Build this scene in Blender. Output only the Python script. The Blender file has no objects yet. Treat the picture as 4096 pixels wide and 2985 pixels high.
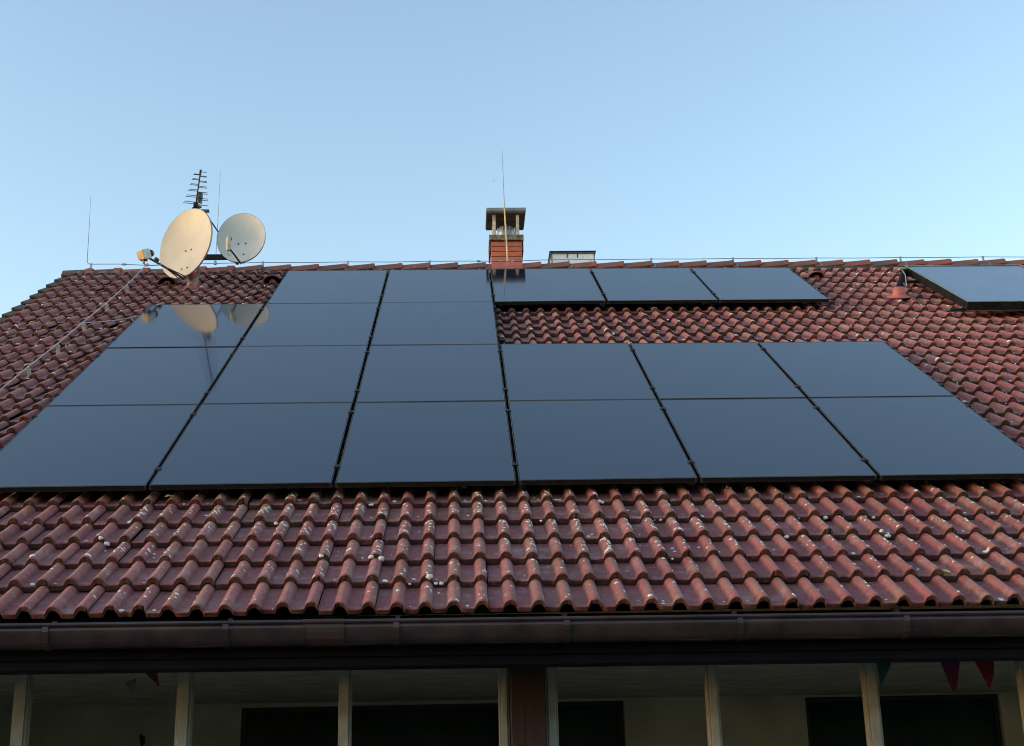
import bpy, math, random
import numpy as np
from mathutils import Vector, Matrix
random.seed(7)
RNG = np.random.default_rng(7)
sc = bpy.context.scene
COL = sc.collection
TH = math.radians(32.5)                 # roof pitch
CT, ST = math.cos(TH), math.sin(TH)
ROT = Matrix.Rotation(TH, 4, 'X')       # roof frame: u along eave, v up the slope, n normal
GROUND = -3.4
def RW(u, v, n=0.0):
    return Vector((u, v*CT - n*ST, v*ST + n*CT))

# ------------------------------------------------------------------ materials
def nt(mat):
    mat.use_nodes = True
    t = mat.node_tree
    return t, t.nodes, t.links, t.nodes['Principled BSDF']
MATS = {}
def mat(name, col, rough=0.6, metal=0.0, var=0.15, scale=8.0, bump=0.0, bscale=60.0, col2=None, spec=0.5):
    if name in MATS: return MATS[name]
    m = bpy.data.materials.new(name); MATS[name] = m
    t, N, L, b = nt(m)
    tc = N.new('ShaderNodeTexCoord')
    nz = N.new('ShaderNodeTexNoise'); nz.inputs['Scale'].default_value = scale; nz.inputs['Detail'].default_value = 6
    L.new(tc.outputs['Object'], nz.inputs['Vector'])
    cr = N.new('ShaderNodeValToRGB')
    c2 = col2 if col2 else tuple(max(0, c*(1-var*2)) for c in col)
    c1 = col if col2 else tuple(min(1, c*(1+var)) for c in col)
    cr.color_ramp.elements[0].position = .32; cr.color_ramp.elements[0].color = (*c2, 1)
    cr.color_ramp.elements[1].position = .68; cr.color_ramp.elements[1].color = (*c1, 1)
    L.new(nz.outputs['Fac'], cr.inputs['Fac']); L.new(cr.outputs['Color'], b.inputs['Base Color'])
    b.inputs['Roughness'].default_value = rough; b.inputs['Metallic'].default_value = metal
    b.inputs['Specular IOR Level'].default_value = spec
    if bump:
        n2 = N.new('ShaderNodeTexNoise'); n2.inputs['Scale'].default_value = bscale; n2.inputs['Detail'].default_value = 5
        L.new(tc.outputs['Object'], n2.inputs['Vector'])
        bp = N.new('ShaderNodeBump'); bp.inputs['Strength'].default_value = bump; bp.inputs['Distance'].default_value = .01
        L.new(n2.outputs['Fac'], bp.inputs['Height']); L.new(bp.outputs['Normal'], b.inputs['Normal'])
    return m

def mixc(N, L, fac, a, bcol):
    mx = N.new('ShaderNodeMix'); mx.data_type = 'RGBA'
    if isinstance(fac, (int, float)): mx.inputs['Factor'].default_value = fac
    else: L.new(fac, mx.inputs['Factor'])
    for sock, v in ((mx.inputs[6], a), (mx.inputs[7], bcol)):
        if isinstance(v, tuple): sock.default_value = (*v, 1)
        else: L.new(v, sock)
    return mx.outputs[2]
def math_(N, L, op, a, b=None, clamp=False):
    n = N.new('ShaderNodeMath'); n.operation = op; n.use_clamp = clamp
    for i, v in enumerate((a, b)):
        if v is None: continue
        if isinstance(v, (int, float)): n.inputs[i].default_value = v
        else: L.new(v, n.inputs[i])
    return n.outputs[0]
def noise(N, L, vec, scale, detail=5, rough=.55):
    n = N.new('ShaderNodeTexNoise'); n.inputs['Scale'].default_value = scale
    n.inputs['Detail'].default_value = detail; n.inputs['Roughness'].default_value = rough
    L.new(vec, n.inputs['Vector']); return n.outputs['Fac']
def ramp(N, L, fac, lo, hi):
    r = N.new('ShaderNodeMapRange'); r.inputs[1].default_value = lo; r.inputs[2].default_value = hi
    L.new(fac, r.inputs[0]); return r.outputs[0]

def tile_material():
    m = bpy.data.materials.new('weathered_concrete_tile'); MATS['tile'] = m
    t, N, L, b = nt(m)
    tc = N.new('ShaderNodeTexCoord'); P = tc.outputs['Object']
    at = N.new('ShaderNodeAttribute'); at.attribute_name = 'tile'
    sep = N.new('ShaderNodeSeparateColor'); L.new(at.outputs['Color'], sep.inputs[0])
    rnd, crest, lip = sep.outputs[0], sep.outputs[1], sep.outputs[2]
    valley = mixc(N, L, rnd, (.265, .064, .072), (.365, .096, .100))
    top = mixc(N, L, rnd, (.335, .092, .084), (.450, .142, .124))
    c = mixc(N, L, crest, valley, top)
    # fine grain
    g = noise(N, L, P, 55, 6, .65)
    c = mixc(N, L, ramp(N, L, g, .38, .70), c, mixc(N, L, .68, c, (.12, .046, .040)))
    # brown-olive grime on some rolls
    n1 = noise(N, L, P, 3.2, 4)
    n1b = noise(N, L, P, 24, 5)
    gr = math_(N, L, 'MULTIPLY', ramp(N, L, n1, .46, .70), ramp(N, L, n1b, .35, .65))
    c = mixc(N, L, math_(N, L, 'MULTIPLY', gr, .8), c, (.26, .160, .09))
    # pale crust of lichen, in blotches, more on some tiles
    n2 = noise(N, L, P, 9, 8, .68)
    n3 = noise(N, L, P, 1.6, 3)
    pr = math_(N, L, 'MULTIPLY', ramp(N, L, n2, .50, .66), ramp(N, L, n3, .40, .62))
    n4 = noise(N, L, P, 70, 4, .6)
    pr = math_(N, L, 'MULTIPLY', pr, ramp(N, L, n4, .3, .62))
    c = mixc(N, L, math_(N, L, 'MULTIPLY', pr, .75), c, (.52, .43, .41))
    # a few ochre lichen spots
    n5 = noise(N, L, P, 5.0, 4, .6)
    n6 = noise(N, L, P, 1.1, 2)
    oc = math_(N, L, 'MULTIPLY', ramp(N, L, n5, .66, .74), ramp(N, L, n6, .5, .6))
    c = mixc(N, L, math_(N, L, 'MULTIPLY', oc, .6), c, (.28, .12, .03))
    # side shading of the rolls painted along their foot, mixed with mossy grime
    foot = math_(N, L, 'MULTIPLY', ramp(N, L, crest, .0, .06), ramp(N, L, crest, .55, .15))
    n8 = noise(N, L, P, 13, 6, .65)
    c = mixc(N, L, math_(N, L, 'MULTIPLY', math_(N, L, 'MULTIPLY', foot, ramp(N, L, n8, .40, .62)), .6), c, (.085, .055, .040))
    # mottled weathering, a palm wide
    n9 = noise(N, L, P, 22, 6, .7)
    c = mixc(N, L, math_(N, L, 'MULTIPLY', ramp(N, L, n9, .52, .66), .38), c, (.36, .20, .165))
    c = mixc(N, L, math_(N, L, 'MULTIPLY', ramp(N, L, n9, .46, .34), .45), c, (.10, .038, .034))
    # small black pits
    vo = N.new('ShaderNodeTexVoronoi'); vo.inputs['Scale'].default_value = 9; L.new(P, vo.inputs['Vector'])
    pit = ramp(N, L, vo.outputs['Distance'], .055, .03)
    c = mixc(N, L, math_(N, L, 'MULTIPLY', pit, .8), c, (.02, .014, .012))
    # dark front edge of each tile, broken up by noise
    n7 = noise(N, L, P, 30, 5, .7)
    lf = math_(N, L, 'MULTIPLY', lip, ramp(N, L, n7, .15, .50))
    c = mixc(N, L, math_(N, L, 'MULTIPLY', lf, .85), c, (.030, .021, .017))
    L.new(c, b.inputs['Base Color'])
    b.inputs['Sheen Weight'].default_value = .22; b.inputs['Sheen Roughness'].default_value = .35; b.inputs['Sheen Tint'].default_value = (1, .86, .84, 1)
    b.inputs['Roughness'].default_value = .66
    b.inputs['Specular IOR Level'].default_value = .35
    bp = N.new('ShaderNodeBump'); bp.inputs['Strength'].default_value = .5; bp.inputs['Distance'].default_value = .005
    hh = math_(N, L, 'ADD', noise(N, L, P, 120, 4, .7), math_(N, L, 'MULTIPLY', n2, 1.0))
    L.new(hh, bp.inputs['Height']); L.new(bp.outputs['Normal'], b.inputs['Normal'])
    return m
TILE = tile_material()

def glass_material():
    m = bpy.data.materials.new('black_solar_glass'); t, N, L, b = nt(m)
    tc = N.new('ShaderNodeTexCoord'); P = tc.outputs['Object']
    oi = N.new('ShaderNodeObjectInfo')
    n = noise(N, L, P, 2.5, 4)
    c = mixc(N, L, n, (.004, .010, .026), (.006, .013, .033))
    # thin film of dust collecting towards the lower edge
    sp = N.new('ShaderNodeSeparateXYZ'); L.new(P, sp.inputs[0])
    low = ramp(N, L, sp.outputs[1], .10, .0)
    d = math_(N, L, 'MULTIPLY', low, ramp(N, L, noise(N, L, P, 14, 5), .4, .75))
    c = mixc(N, L, math_(N, L, 'MULTIPLY', d, .12), c, (.22, .20, .18))
    L.new(c, b.inputs['Base Color'])
    r = ramp(N, L, noise(N, L, P, 6, 5), .3, .7)
    mr = N.new('ShaderNodeMapRange'); mr.inputs[3].default_value = .055; mr.inputs[4].default_value = .08
    L.new(r, mr.inputs[0]); L.new(mr.outputs[0], b.inputs['Roughness'])
    b.inputs['IOR'].default_value = 1.76
    bp = N.new('ShaderNodeBump'); bp.inputs['Strength'].default_value = .05; bp.inputs['Distance'].default_value = .004
    L.new(noise(N, L, P, 1.7, 2), bp.inputs['Height']); L.new(bp.outputs['Normal'], b.inputs['Normal'])
    return m
GLASS = glass_material()
M_FRAME = mat('black_anodised_aluminium', (.009, .009, .008), .45, .0, .1, spec=.2)
M_RAIL = mat('dark_rail_aluminium', (.03, .03, .032), .4, .6)
M_STEEL = mat('galvanised_steel', (.36, .36, .36), .42, .8, .15, 20)
M_WIRE = mat('aluminium_wire', (.50, .50, .52), .45, .5, .1)
M_WIREG = mat('dull_grey_wire', (.24, .24, .25), .6, .2, .1)
M_DISH = mat('cream_dish_paint', (.53, .475, .40), .45, 0, .06, 3.5, .05, 40)
M_DISHG = mat('light_grey_dish_paint', (.76, .71, .65), .42, 0, .06, 3.5, .05, 40)
M_DISHEDGE = mat('grey_dish_edge', (.30, .31, .32), .45, .2)
M_BLACK = mat('black_plastic', (.012, .012, .013), .45)
M_DGREY = mat('dark_grey_metal', (.06, .065, .068), .45, .3)
M_BEIGE = mat('yellowed_plastic', (.52, .45, .33), .45, 0, .12, 25)
M_WHITEP = mat('white_plastic', (.66, .66, .64), .4)
M_GREYP = mat('grey_clip_plastic', (.36, .36, .36), .5, 0, .1)
M_REDP = mat('red_flashing_plastic', (.50, .135, .10), .5, 0, .14, 9, .1)
M_REDT = mat('new_red_tile', (.30, .085, .06), .55, 0, .2, 18, .2)
M_BRICK = None
M_CONC = mat('weathered_concrete', (.50, .45, .41), .85, 0, .25, 14, .5, 50)
M_CONCD = mat('dark_concrete', (.085, .072, .066), .85, 0, .3, 10, .4, 50)  # one dark tone for mortar core, side plates and cover underside
M_COPING = mat('mossy_concrete_coping', (.20, .175, .14), .9, 0, .35, 22, .6, 60)
M_SHEET = mat('grey_sheet_metal', (.22, .235, .24), .5, .4, .12, 10)
M_GUTTER = mat('brown_coated_gutter', (.040, .025, .028), .25, .0, .22, 6, .04, 30, spec=.55)
M_GUTTERJ = mat('reddish_gutter_sleeve', (.034, .018, .018), .5, .0, .18, 6)
M_FASCIA = mat('dark_painted_board', (.007, .008, .015), .6, 0, .2, 5, spec=.08)
M_POST = mat('cream_painted_wood', (.34, .335, .31), .5, 0, .10, 12, .1, 40)
M_WALL = mat('olive_beige_render', (.52, .50, .41), .9, 0, .12, 2.2, .3, 80)
M_CEIL = mat('stained_ceiling_boards', (.50, .46, .40), .8, 0, .15, 4)
M_PANE = mat('dark_window_glass', (.012, .036, .030), .18, 0, .25, 3, spec=.10)
M_WFRAME = mat('dark_window_frame', (.035, .034, .028), .6)
M_RIDGE = None
M_MORTAR = mat('dark_ridge_roll', (.055, .05, .046), .9, 0, .3, 30, .6)
M_VERGE = mat('mossy_verge', (.075, .062, .048), .85, 0, .4, 16, .6, 70, col2=(.10, .05, .035))
M_LICH = mat('white_lichen', (.80, .80, .75), .9, 0, .12, 120)
M_YEL = mat('yellow_leaf', (.85, .66, .05), .6, 0, .1)
M_GRND = mat('lawn_ground', (.055, .075, .028), .95, 0, .3, .8, .4, 6)
M_PATIO = mat('grey_patio_paving', (.13, .125, .115), .9, 0, .2, 3, .3, 20)
M_GABLE = mat('pale_render', (.42, .39, .33), .9, 0, .1, 2, .3, 60)
M_MEMB = mat('black_underlay', (.008, .008, .008), .9)
M_HOSE = mat('black_foam_insulation', (.010, .011, .013), .85, 0, .3, 30, .4, spec=.15)
M_TEAL = mat('teal_cloth', (.010, .085, .10), .85)
M_MAG = mat('magenta_cloth', (.12, .012, .065), .85)
M_REDC = mat('red_cloth', (.19, .012, .018), .85)
M_PURP = mat('dull_purple_cloth', (.15, .12, .14), .85)
M_YELC = mat('yellow_cloth', (.2, .16, .04), .85)
M_TWINE = mat('bunting_twine', (.3, .28, .22), .9)
M_RODY = mat('pale_yellow_rod', (.62, .52, .28), .45)
M_BIRD = mat('dark_feathers', (.05, .05, .055), .8)

def wood_material():
    m = bpy.data.materials.new('red_brown_wood'); t, N, L, b = nt(m)
    tc = N.new('ShaderNodeTexCoord'); mp = N.new('ShaderNodeMapping'); mp.inputs['Scale'].default_value = (22, 22, 1.2)
    L.new(tc.outputs['Object'], mp.inputs[0])
    n = noise(N, L, mp.outputs[0], 1.0, 6, .6)
    c = mixc(N, L, ramp(N, L, n, .3, .7), (.026, .007, .005), (.050, .014, .009))
    L.new(c, b.inputs['Base Color']); b.inputs['Roughness'].default_value = .55
    return m
M_WOOD = wood_material()
def brick_material():
    m = bpy.data.materials.new('orange_red_clinker'); t, N, L, b = nt(m)
    tc = N.new('ShaderNodeTexCoord'); P = tc.outputs['Object']
    n = noise(N, L, P, 14, 5); n2 = noise(N, L, P, 60, 5)
    c = mixc(N, L, ramp(N, L, n, .3, .7), (.42, .090, .042), (.56, .150, .072))
    c = mixc(N, L, math_(N, L, 'MULTIPLY', ramp(N, L, n2, .55, .75), .35), c, (.15, .05, .03))
    L.new(c, b.inputs['Base Color']); b.inputs['Roughness'].default_value = .6
    bp = N.new('ShaderNodeBump'); bp.inputs['Strength'].default_value = .2; bp.inputs['Distance'].default_value = .004
    L.new(n2, bp.inputs['Height']); L.new(bp.outputs['Normal'], b.inputs['Normal'])
    return m
M_BRICK = brick_material()
def ridge_material():
    m = bpy.data.materials.new('red_ridge_tile'); t, N, L, b = nt(m)
    tc = N.new('ShaderNodeTexCoord'); P = tc.outputs['Object']
    at = N.new('ShaderNodeAttribute'); at.attribute_name = 'tile'
    sep = N.new('ShaderNodeSeparateColor'); L.new(at.outputs['Color'], sep.inputs[0])
    c = mixc(N, L, sep.outputs[0], (.16, .058, .045), (.27, .085, .058))
    n = noise(N, L, P, 7, 6, .6)
    c = mixc(N, L, math_(N, L, 'MULTIPLY', ramp(N, L, n, .34, .54), sep.outputs[1]), c, (.085, .062, .046))
    n2 = noise(N, L, P, 45, 5, .6)
    c = mixc(N, L, math_(N, L, 'MULTIPLY', ramp(N, L, n2, .60, .72), .5), c, (.33, .27, .24))
    L.new(c, b.inputs['Base Color']); b.inputs['Roughness'].default_value = .65
    bp = N.new('ShaderNodeBump'); bp.inputs['Strength'].default_value = .4; bp.inputs['Distance'].default_value = .004
    L.new(n2, bp.inputs['Height']); L.new(bp.outputs['Normal'], b.inputs['Normal'])
    return m
M_RIDGE = ridge_material()

# ------------------------------------------------------------------ mesh builder
class MB:
    def __init__(s): s.v = []; s.f = []; s.sm = []
    def add(s, verts, faces, smooth=False, M=None):
        o = len(s.v)
        for p in verts:
            p = Vector(p)
            s.v.append(tuple(M @ p) if M else tuple(p))
        for f in faces:
            s.f.append(tuple(i+o for i in f)); s.sm.append(smooth)
        return s
    def box(s, lo, hi, M=None):
        x0, y0, z0 = lo; x1, y1, z1 = hi
        v = [(x0,y0,z0),(x1,y0,z0),(x1,y1,z0),(x0,y1,z0),(x0,y0,z1),(x1,y0,z1),(x1,y1,z1),(x0,y1,z1)]
        return s.add(v, [(0,3,2,1),(4,5,6,7),(0,1,5,4),(1,2,6,5),(2,3,7,6),(3,0,4,7)], False, M)
    def cbox(s, c, size, M=None):
        return s.box([c[i]-size[i]/2 for i in range(3)], [c[i]+size[i]/2 for i in range(3)], M)
    def tube(s, pts, r, seg=10, caps=True, M=None):
        pts = [Vector(p) for p in pts]; n = len(pts)
        rs = r if isinstance(r, (list, tuple)) else [r]*n
        V = []; F = []
        ref = None
        for i, p in enumerate(pts):
            t = (pts[min(i+1, n-1)] - pts[max(i-1, 0)]).normalized()
            if ref is None:
                ref = Vector((0, 0, 1)) if abs(t.z) < .9 else Vector((1, 0, 0))
            a = t.cross(ref).normalized(); b = a.cross(t).normalized(); ref = b
            for k in range(seg):
                an = 2*math.pi*k/seg
                V.append(p + (a*math.cos(an) + b*math.sin(an))*rs[i])
        for i in range(n-1):
            for k in range(seg):
                k2 = (k+1) % seg
                F.append((i*seg+k, i*seg+k2, (i+1)*seg+k2, (i+1)*seg+k))
        s.add(V, F, True, M)
        if caps:
            s.add(V[:seg], [tuple(range(seg))[::-1]], False, M); s.add(V[-seg:], [tuple(range(seg))], False, M)
        return s
    def lathe(s, prof, seg=24, M=None, smooth=True):
        V = []; F = []; n = len(prof)
        for r, z in prof:
            for k in range(seg):
                a = 2*math.pi*k/seg; V.append((r*math.cos(a), r*math.sin(a), z))
        for i in range(n-1):
            for k in range(seg):
                k2 = (k+1) % seg; F.append((i*seg+k, i*seg+k2, (i+1)*seg+k2, (i+1)*seg+k))
        s.add(V, F, smooth, M)
        s.add(V[:seg], [tuple(range(seg))[::-1]], False, M); s.add(V[-seg:], [tuple(range(seg))], False, M)
        return s
    def extrude_x(s, prof, xs, zoff=None, closed=True, smooth=False):
        # prof = [(y,z)], swept through the stations xs with optional z offset function
        n = len(prof); V = []; F = []
        for x in xs:
            dz = zoff(x) if zoff else 0
            for y, z in prof: V.append((x, y, z+dz))
        for i in range(len(xs)-1):
            for k in range(n if closed else n-1):
                k2 = (k+1) % n; F.append((i*n+k, (i+1)*n+k, (i+1)*n+k2, i*n+k2))
        s.add(V, F, smooth)
        if closed:
            s.add(V[:n], [tuple(range(n))]); s.add(V[-n:], [tuple(range(n))[::-1]])
        return s
    def build(s, name, m, parent=None, bevel=0, local=False, M=None):
        off = Vector((0, 0, 0))
        if parent is not None and not local:
            p = parent
            while p is not None: off = off + p.location; p = p.parent
        me = bpy.data.meshes.new(name)
        me.from_pydata([tuple(Vector(v)-off) for v in s.v], [], s.f)
        me.polygons.foreach_set('use_smooth', s.sm)
        me.materials.append(m); me.validate(); me.update()
        o = bpy.data.objects.new(name, me); COL.objects.link(o)
        if parent is not None: o.parent = parent
        if bevel:
            b = o.modifiers.new('bevel', 'BEVEL'); b.width = bevel; b.segments = 2; b.limit_method = 'ANGLE'; b.angle_limit = math.radians(40)
        return o
def tag(o, label=None, cat=None, group=None, kind=None):
    if label: o['label'] = label
    if cat: o['category'] = cat
    if group: o['group'] = group
    if kind: o['kind'] = kind
    return o
def empty(name, loc, label=None, cat=None, group=None, rot=None):
    o = bpy.data.objects.new(name, None); COL.objects.link(o); o.location = loc
    o.empty_display_size = .1
    if rot: o.rotation_euler = rot
    return tag(o, label, cat, group)
def basis(c, x, y, z):
    M = Matrix.Identity(4)
    for i, a in enumerate((x, y, z)):
        for j in range(3): M[j][i] = a[j]
    for j in range(3): M[j][3] = c[j]
    return M
def align(c, z, xhint=Vector((1, 0, 0))):
    z = Vector(z).normalized(); x = (Vector(xhint) - z*Vector(xhint).dot(z)).normalized(); y = z.cross(x)
    return basis(Vector(c), x, y, z)
def grid_mesh(name, V, F, smooth, m, parent=None, attr=None):
    me = bpy.data.meshes.new(name)
    me.vertices.add(len(V)); me.vertices.foreach_set('co', np.asarray(V, np.float32).ravel())
    F = np.asarray(F, np.int32)
    me.loops.add(F.size); me.loops.foreach_set('vertex_index', F.ravel())
    me.polygons.add(len(F)); me.polygons.foreach_set('loop_start', np.arange(0, F.size, F.shape[1], dtype=np.int32))
    me.polygons.foreach_set('use_smooth', np.full(len(F), smooth, dtype=bool))
    if attr is not None:
        a = me.attributes.new('tile', 'FLOAT_COLOR', 'POINT'); a.data.foreach_set('color', np.asarray(attr, np.float32).ravel())
    me.materials.append(m); me.update(calc_edges=True); me.validate()
    o = bpy.data.objects.new(name, me); COL.objects.link(o)
    if parent is not None: o.parent = parent
    return o

# ------------------------------------------------------------------ setting
g = MB().add([(-400,-400,GROUND),(400,-400,GROUND),(400,400,GROUND),(-400,400,GROUND)], [(0,1,2,3)])
tag(g.build('ground', M_GRND), kind='structure')
p = MB().box((-2, -3.5, GROUND+.004), (12, 1.4, GROUND+.06))
tag(p.build('patio', M_PATIO), kind='structure')

# ------------------------------------------------------------------ trees across the lawn (they darken the glazing and the eave)
def tree_parts(seed, h):
    rg = random.Random(seed)
    tr = MB(); tr.tube([(0,0,0),(.05,.02,h*.2),(-.04,.05,h*.45),(.02,0,h*.75)], [.28,.22,.15,.05], 10)
    limbs = []
    for i in range(9):
        z = h*rg.uniform(.22,.6); a = rg.uniform(0,6.28); l = h*rg.uniform(.18,.32)
        e = Vector((l*math.cos(a), l*math.sin(a), z+l*.6)); limbs.append(e)
        tr.tube([(0,0,z),(e*.5)+Vector((0,0,z*.5)), e], [.09,.06,.025], 6)
    V, F = [], []
    cl = [(e, h*rg.uniform(.13,.2)) for e in limbs] + [(Vector((rg.gauss(0,h*.09), rg.gauss(0,h*.09), h*rg.uniform(.42,.92))), h*rg.uniform(.12,.19)) for _ in range(13)]
    for c, r in cl:
        for _ in range(190):
            d = Vector((rg.gauss(0,1), rg.gauss(0,1), rg.gauss(0,1))).normalized()*r*rg.uniform(.45,1.05)
            p = c+d; s1 = rg.uniform(.10,.22)
            a = Vector((rg.gauss(0,1), rg.gauss(0,1), rg.gauss(0,1))).normalized(); b_ = a.cross(Vector((rg.gauss(0,1), rg.gauss(0,1), rg.gauss(0,1)))).normalized()
            o = len(V); V += [p-a*s1, p+b_*s1*.5, p+a*s1, p-b_*s1*.5]; F.append((o,o+1,o+2,o+3))
    return tr, MB().add(V, F)
M_LEAF = mat('dark_green_leaves', (.055,.085,.025), .7, 0, .3, .8); M_BARK = mat('grey_brown_bark', (.09,.07,.05), .9, 0, .3, 6)
tprotos = []
for i in range(11):
    hgt_ = 10.5
    if i < 2:
        t_ = empty('tree', (0,0,0)); a_, b_ = tree_parts(5+i, hgt_)
        a_.build('trunk', M_BARK, t_, local=True); b_.build('crown', M_LEAF, t_, local=True); tprotos.append(t_)
    else:
        src_ = tprotos[i % 2]; t_ = src_.copy(); COL.objects.link(t_)
        for c_ in src_.children:
            k_ = c_.copy(); COL.objects.link(k_); k_.parent = t_
    t_.location = (-18+3.9*i+random.uniform(-.6,.6), -29+random.uniform(-1.0,1.0), GROUND); t_.rotation_euler = (0,0,random.uniform(0,6.28))
    q_ = random.uniform(.85,1.15); t_.scale = (q_,q_,q_)
    tag(t_, 'leafy green garden tree standing across the lawn facing the house', 'tree', 'trees across the lawn')

hedge = MB(); V, F = [], []; rg = random.Random(3)  # unseen hedge added to keep the bright horizon out of the panes
for _ in range(16000):
    p_ = Vector((rg.uniform(-30, 34), -26+rg.gauss(0, .55), GROUND+.1+rg.random()**.8*(4.6+.5*math.sin(rg.uniform(0, 6.28)))))
    a_ = Vector((rg.gauss(0,1), rg.gauss(0,1), rg.gauss(0,1))).normalized(); b_ = a_.cross(Vector((rg.gauss(0,1), rg.gauss(0,1), rg.gauss(0,1)))).normalized()
    o = len(V); z_ = rg.uniform(.12, .24); V += [p_-a_*z_, p_+b_*z_*.6, p_+a_*z_, p_-b_*z_*.6]; F.append((o,o+1,o+2,o+3))
tag(hedge.add(V, F).build('hedge', M_LEAF), 'unseen tall dark green hedge added across the lawn to block low sky', 'hedge')

# ------------------------------------------------------------------ house
house = empty('house', (3.3, 3, GROUND), 'house with a red tiled roof, brown gutter and shaded veranda under the eave', 'house')
def hz(x): return -.0050*(x-3.3)         # the eave dips slightly to the right
# --- roof tiles, built in the roof frame
PITCH = .1467; TW = 2*PITCH; GA = .298
UC = 3.2096                              # centre of one seam roll
U0, U1 = -1.43, 11.4
prof_t = np.array([0, .06, .115, .16, .193, .224, .246, .268, .30])
prof_h = np.array([1, .97, .88, .75, .60, .39, .20, .055, 0])
RH = .043
def bump(t):                              # t in roll pitches from the nearest crest
    return np.interp(np.abs(t), prof_t, prof_h)
def rowv(k): return -1.584 if k == 0 else -1.252 + GA*(k-1)
NROW = 31
def skew(u): return -.011*(u-3.3)
def tile_top(u, v):                       # height of the tiled surface at roof point (u, v)
    vv = v - skew(u)
    k = 0 if vv < -1.252 else 1 + int((vv+1.252)/GA)
    gg = .332 if k == 0 else GA
    s = (vv-rowv(k))/gg
    x = (u-UC)/PITCH; t = x-round(x)
    return -.118 - .040*s + RH*float(bump(t))
def build_tiles(parent):
    base = np.concatenate([-prof_t[::-1], prof_t[1:], [.5]])     # one roll -.36...36,.5
    xs = np.concatenate([[.240, .255, .275, .30, .5], 1+base, 2+np.concatenate([-prof_t[::-1], prof_t[1:5], [.226]])])
    nu = len(xs)
    i0 = math.floor((U0-UC)/TW)-1; i1 = math.ceil((U1-UC)/TW)+1
    VV, FF, AA = [], [], []; off = 0
    for k in range(NROW):
        gg = .332 if k == 0 else GA
        nid = np.arange(i0, i1+1); T = len(nid)
        ub = UC + nid*TW
        U = ub[:, None] + xs[None, :]*PITCH + RNG.normal(0, .0017, (T, 1))
        Uc = np.clip(U, U0, U1)
        keep = (Uc.max(1)-Uc.min(1)) > .02
        U = Uc[keep]; T = len(U); nid = nid[keep]
        t = (U-UC)/PITCH; h = bump(t-np.round(t))
        rnd = np.clip(RNG.normal(.5, .32, (T, 1)), 0, 1)
        dn = RNG.normal(0, .0022, (T, 1)); tl = RNG.normal(0, .0022, (T, 1)); dv = RNG.normal(0, .0042, (T, 1))
        sl = RNG.normal(0, .0024, (T, 1))*((xs-1.25)[None, :])     # slight twist
        edge = np.zeros((T, nu)); edge[:, 0:2] = -.006; edge[:, 2] = -.003
        chip = np.abs(RNG.normal(0, .0022, (T, nu)))*(RNG.random((T, nu)) < .6) + .010*(RNG.random((T, nu)) < .018)
        lipv = rowv(k) + skew(U) + dv + sl
        prof = RH*h + dn + edge
        lastrow = k == NROW-1
        rows = []
        if k == 0:
            rows.append((.07, -.156+prof, 1)); rows.append((.008, -.151+prof, .7)); rows.append((.008, -.151+prof, .75))
        else:
            rows.append((.05, -.158-.004+prof, .9)); rows.append((.004, -.157+prof+.001, 1)); rows.append((.004, -.157+prof+.001, 1))
        lf_ = .45 if k == 0 else 1
        rows.append((.0005, -.1230+prof, lf_)); rows.append((.0005, -.1230+prof, .6*lf_)); rows.append((.0060, -.1188+prof, .25)); rows.append((.016, -.1183+prof, .0))
        rows.append((.5*gg, -.118-.020+prof+tl*.5, 0)); rows.append((gg+(.0 if lastrow else .045), -.118-.040*(1 if lastrow else 1.13)+prof+tl, 0))
        R = len(rows)
        V = np.zeros((T, R, nu+1, 3)); A = np.zeros((T, R, nu+1, 4)); A[..., 3] = 1
        for r, (s, nn, lp) in enumerate(rows):
            cc = chip if r in (1, 2, 3, 4, 5) else 0
            V[:, r, :nu, 0] = U; V[:, r, :nu, 1] = lipv+s+cc; V[:, r, :nu, 2] = nn
            V[:, r, nu, 0] = U[:, -1]+.0005; V[:, r, nu, 1] = (lipv+s)[:, -1]; V[:, r, nu, 2] = nn[:, -1]-.010
            A[:, r, :nu, 1] = h; A[:, r, nu, 1] = h[:, -1]; A[:, r, :, 2] = lp; A[:, r, :, 0] = rnd
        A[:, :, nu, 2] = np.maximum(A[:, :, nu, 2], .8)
        idx = np.arange(T*R*(nu+1)).reshape(T, R, nu+1) + off
        rk = [q for q in range(R-1) if q not in (1, 3)]
        F = np.stack([idx[:, :-1, :-1][:, rk], idx[:, :-1, 1:][:, rk], idx[:, 1:, 1:][:, rk], idx[:, 1:, :-1][:, rk]], -1).reshape(-1, 4)
        VV.append(V.reshape(-1, 3)); AA.append(A.reshape(-1, 4)); FF.append(F); off += T*R*(nu+1)
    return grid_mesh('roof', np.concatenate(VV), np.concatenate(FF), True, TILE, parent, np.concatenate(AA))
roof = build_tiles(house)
roof.rotation_euler = (TH, 0, 0); roof.location = -house.location
# children of the roof live in the roof frame (u, v, n)
def rchild(mb, name, m, bevel=0): return mb.build(name, m, roof, bevel, local=True)
mb = MB().box((U0+.05, -1.45, -.215), (U1, 7.60, -.20))
rchild(mb, 'underlay', M_MEMB)
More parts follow.
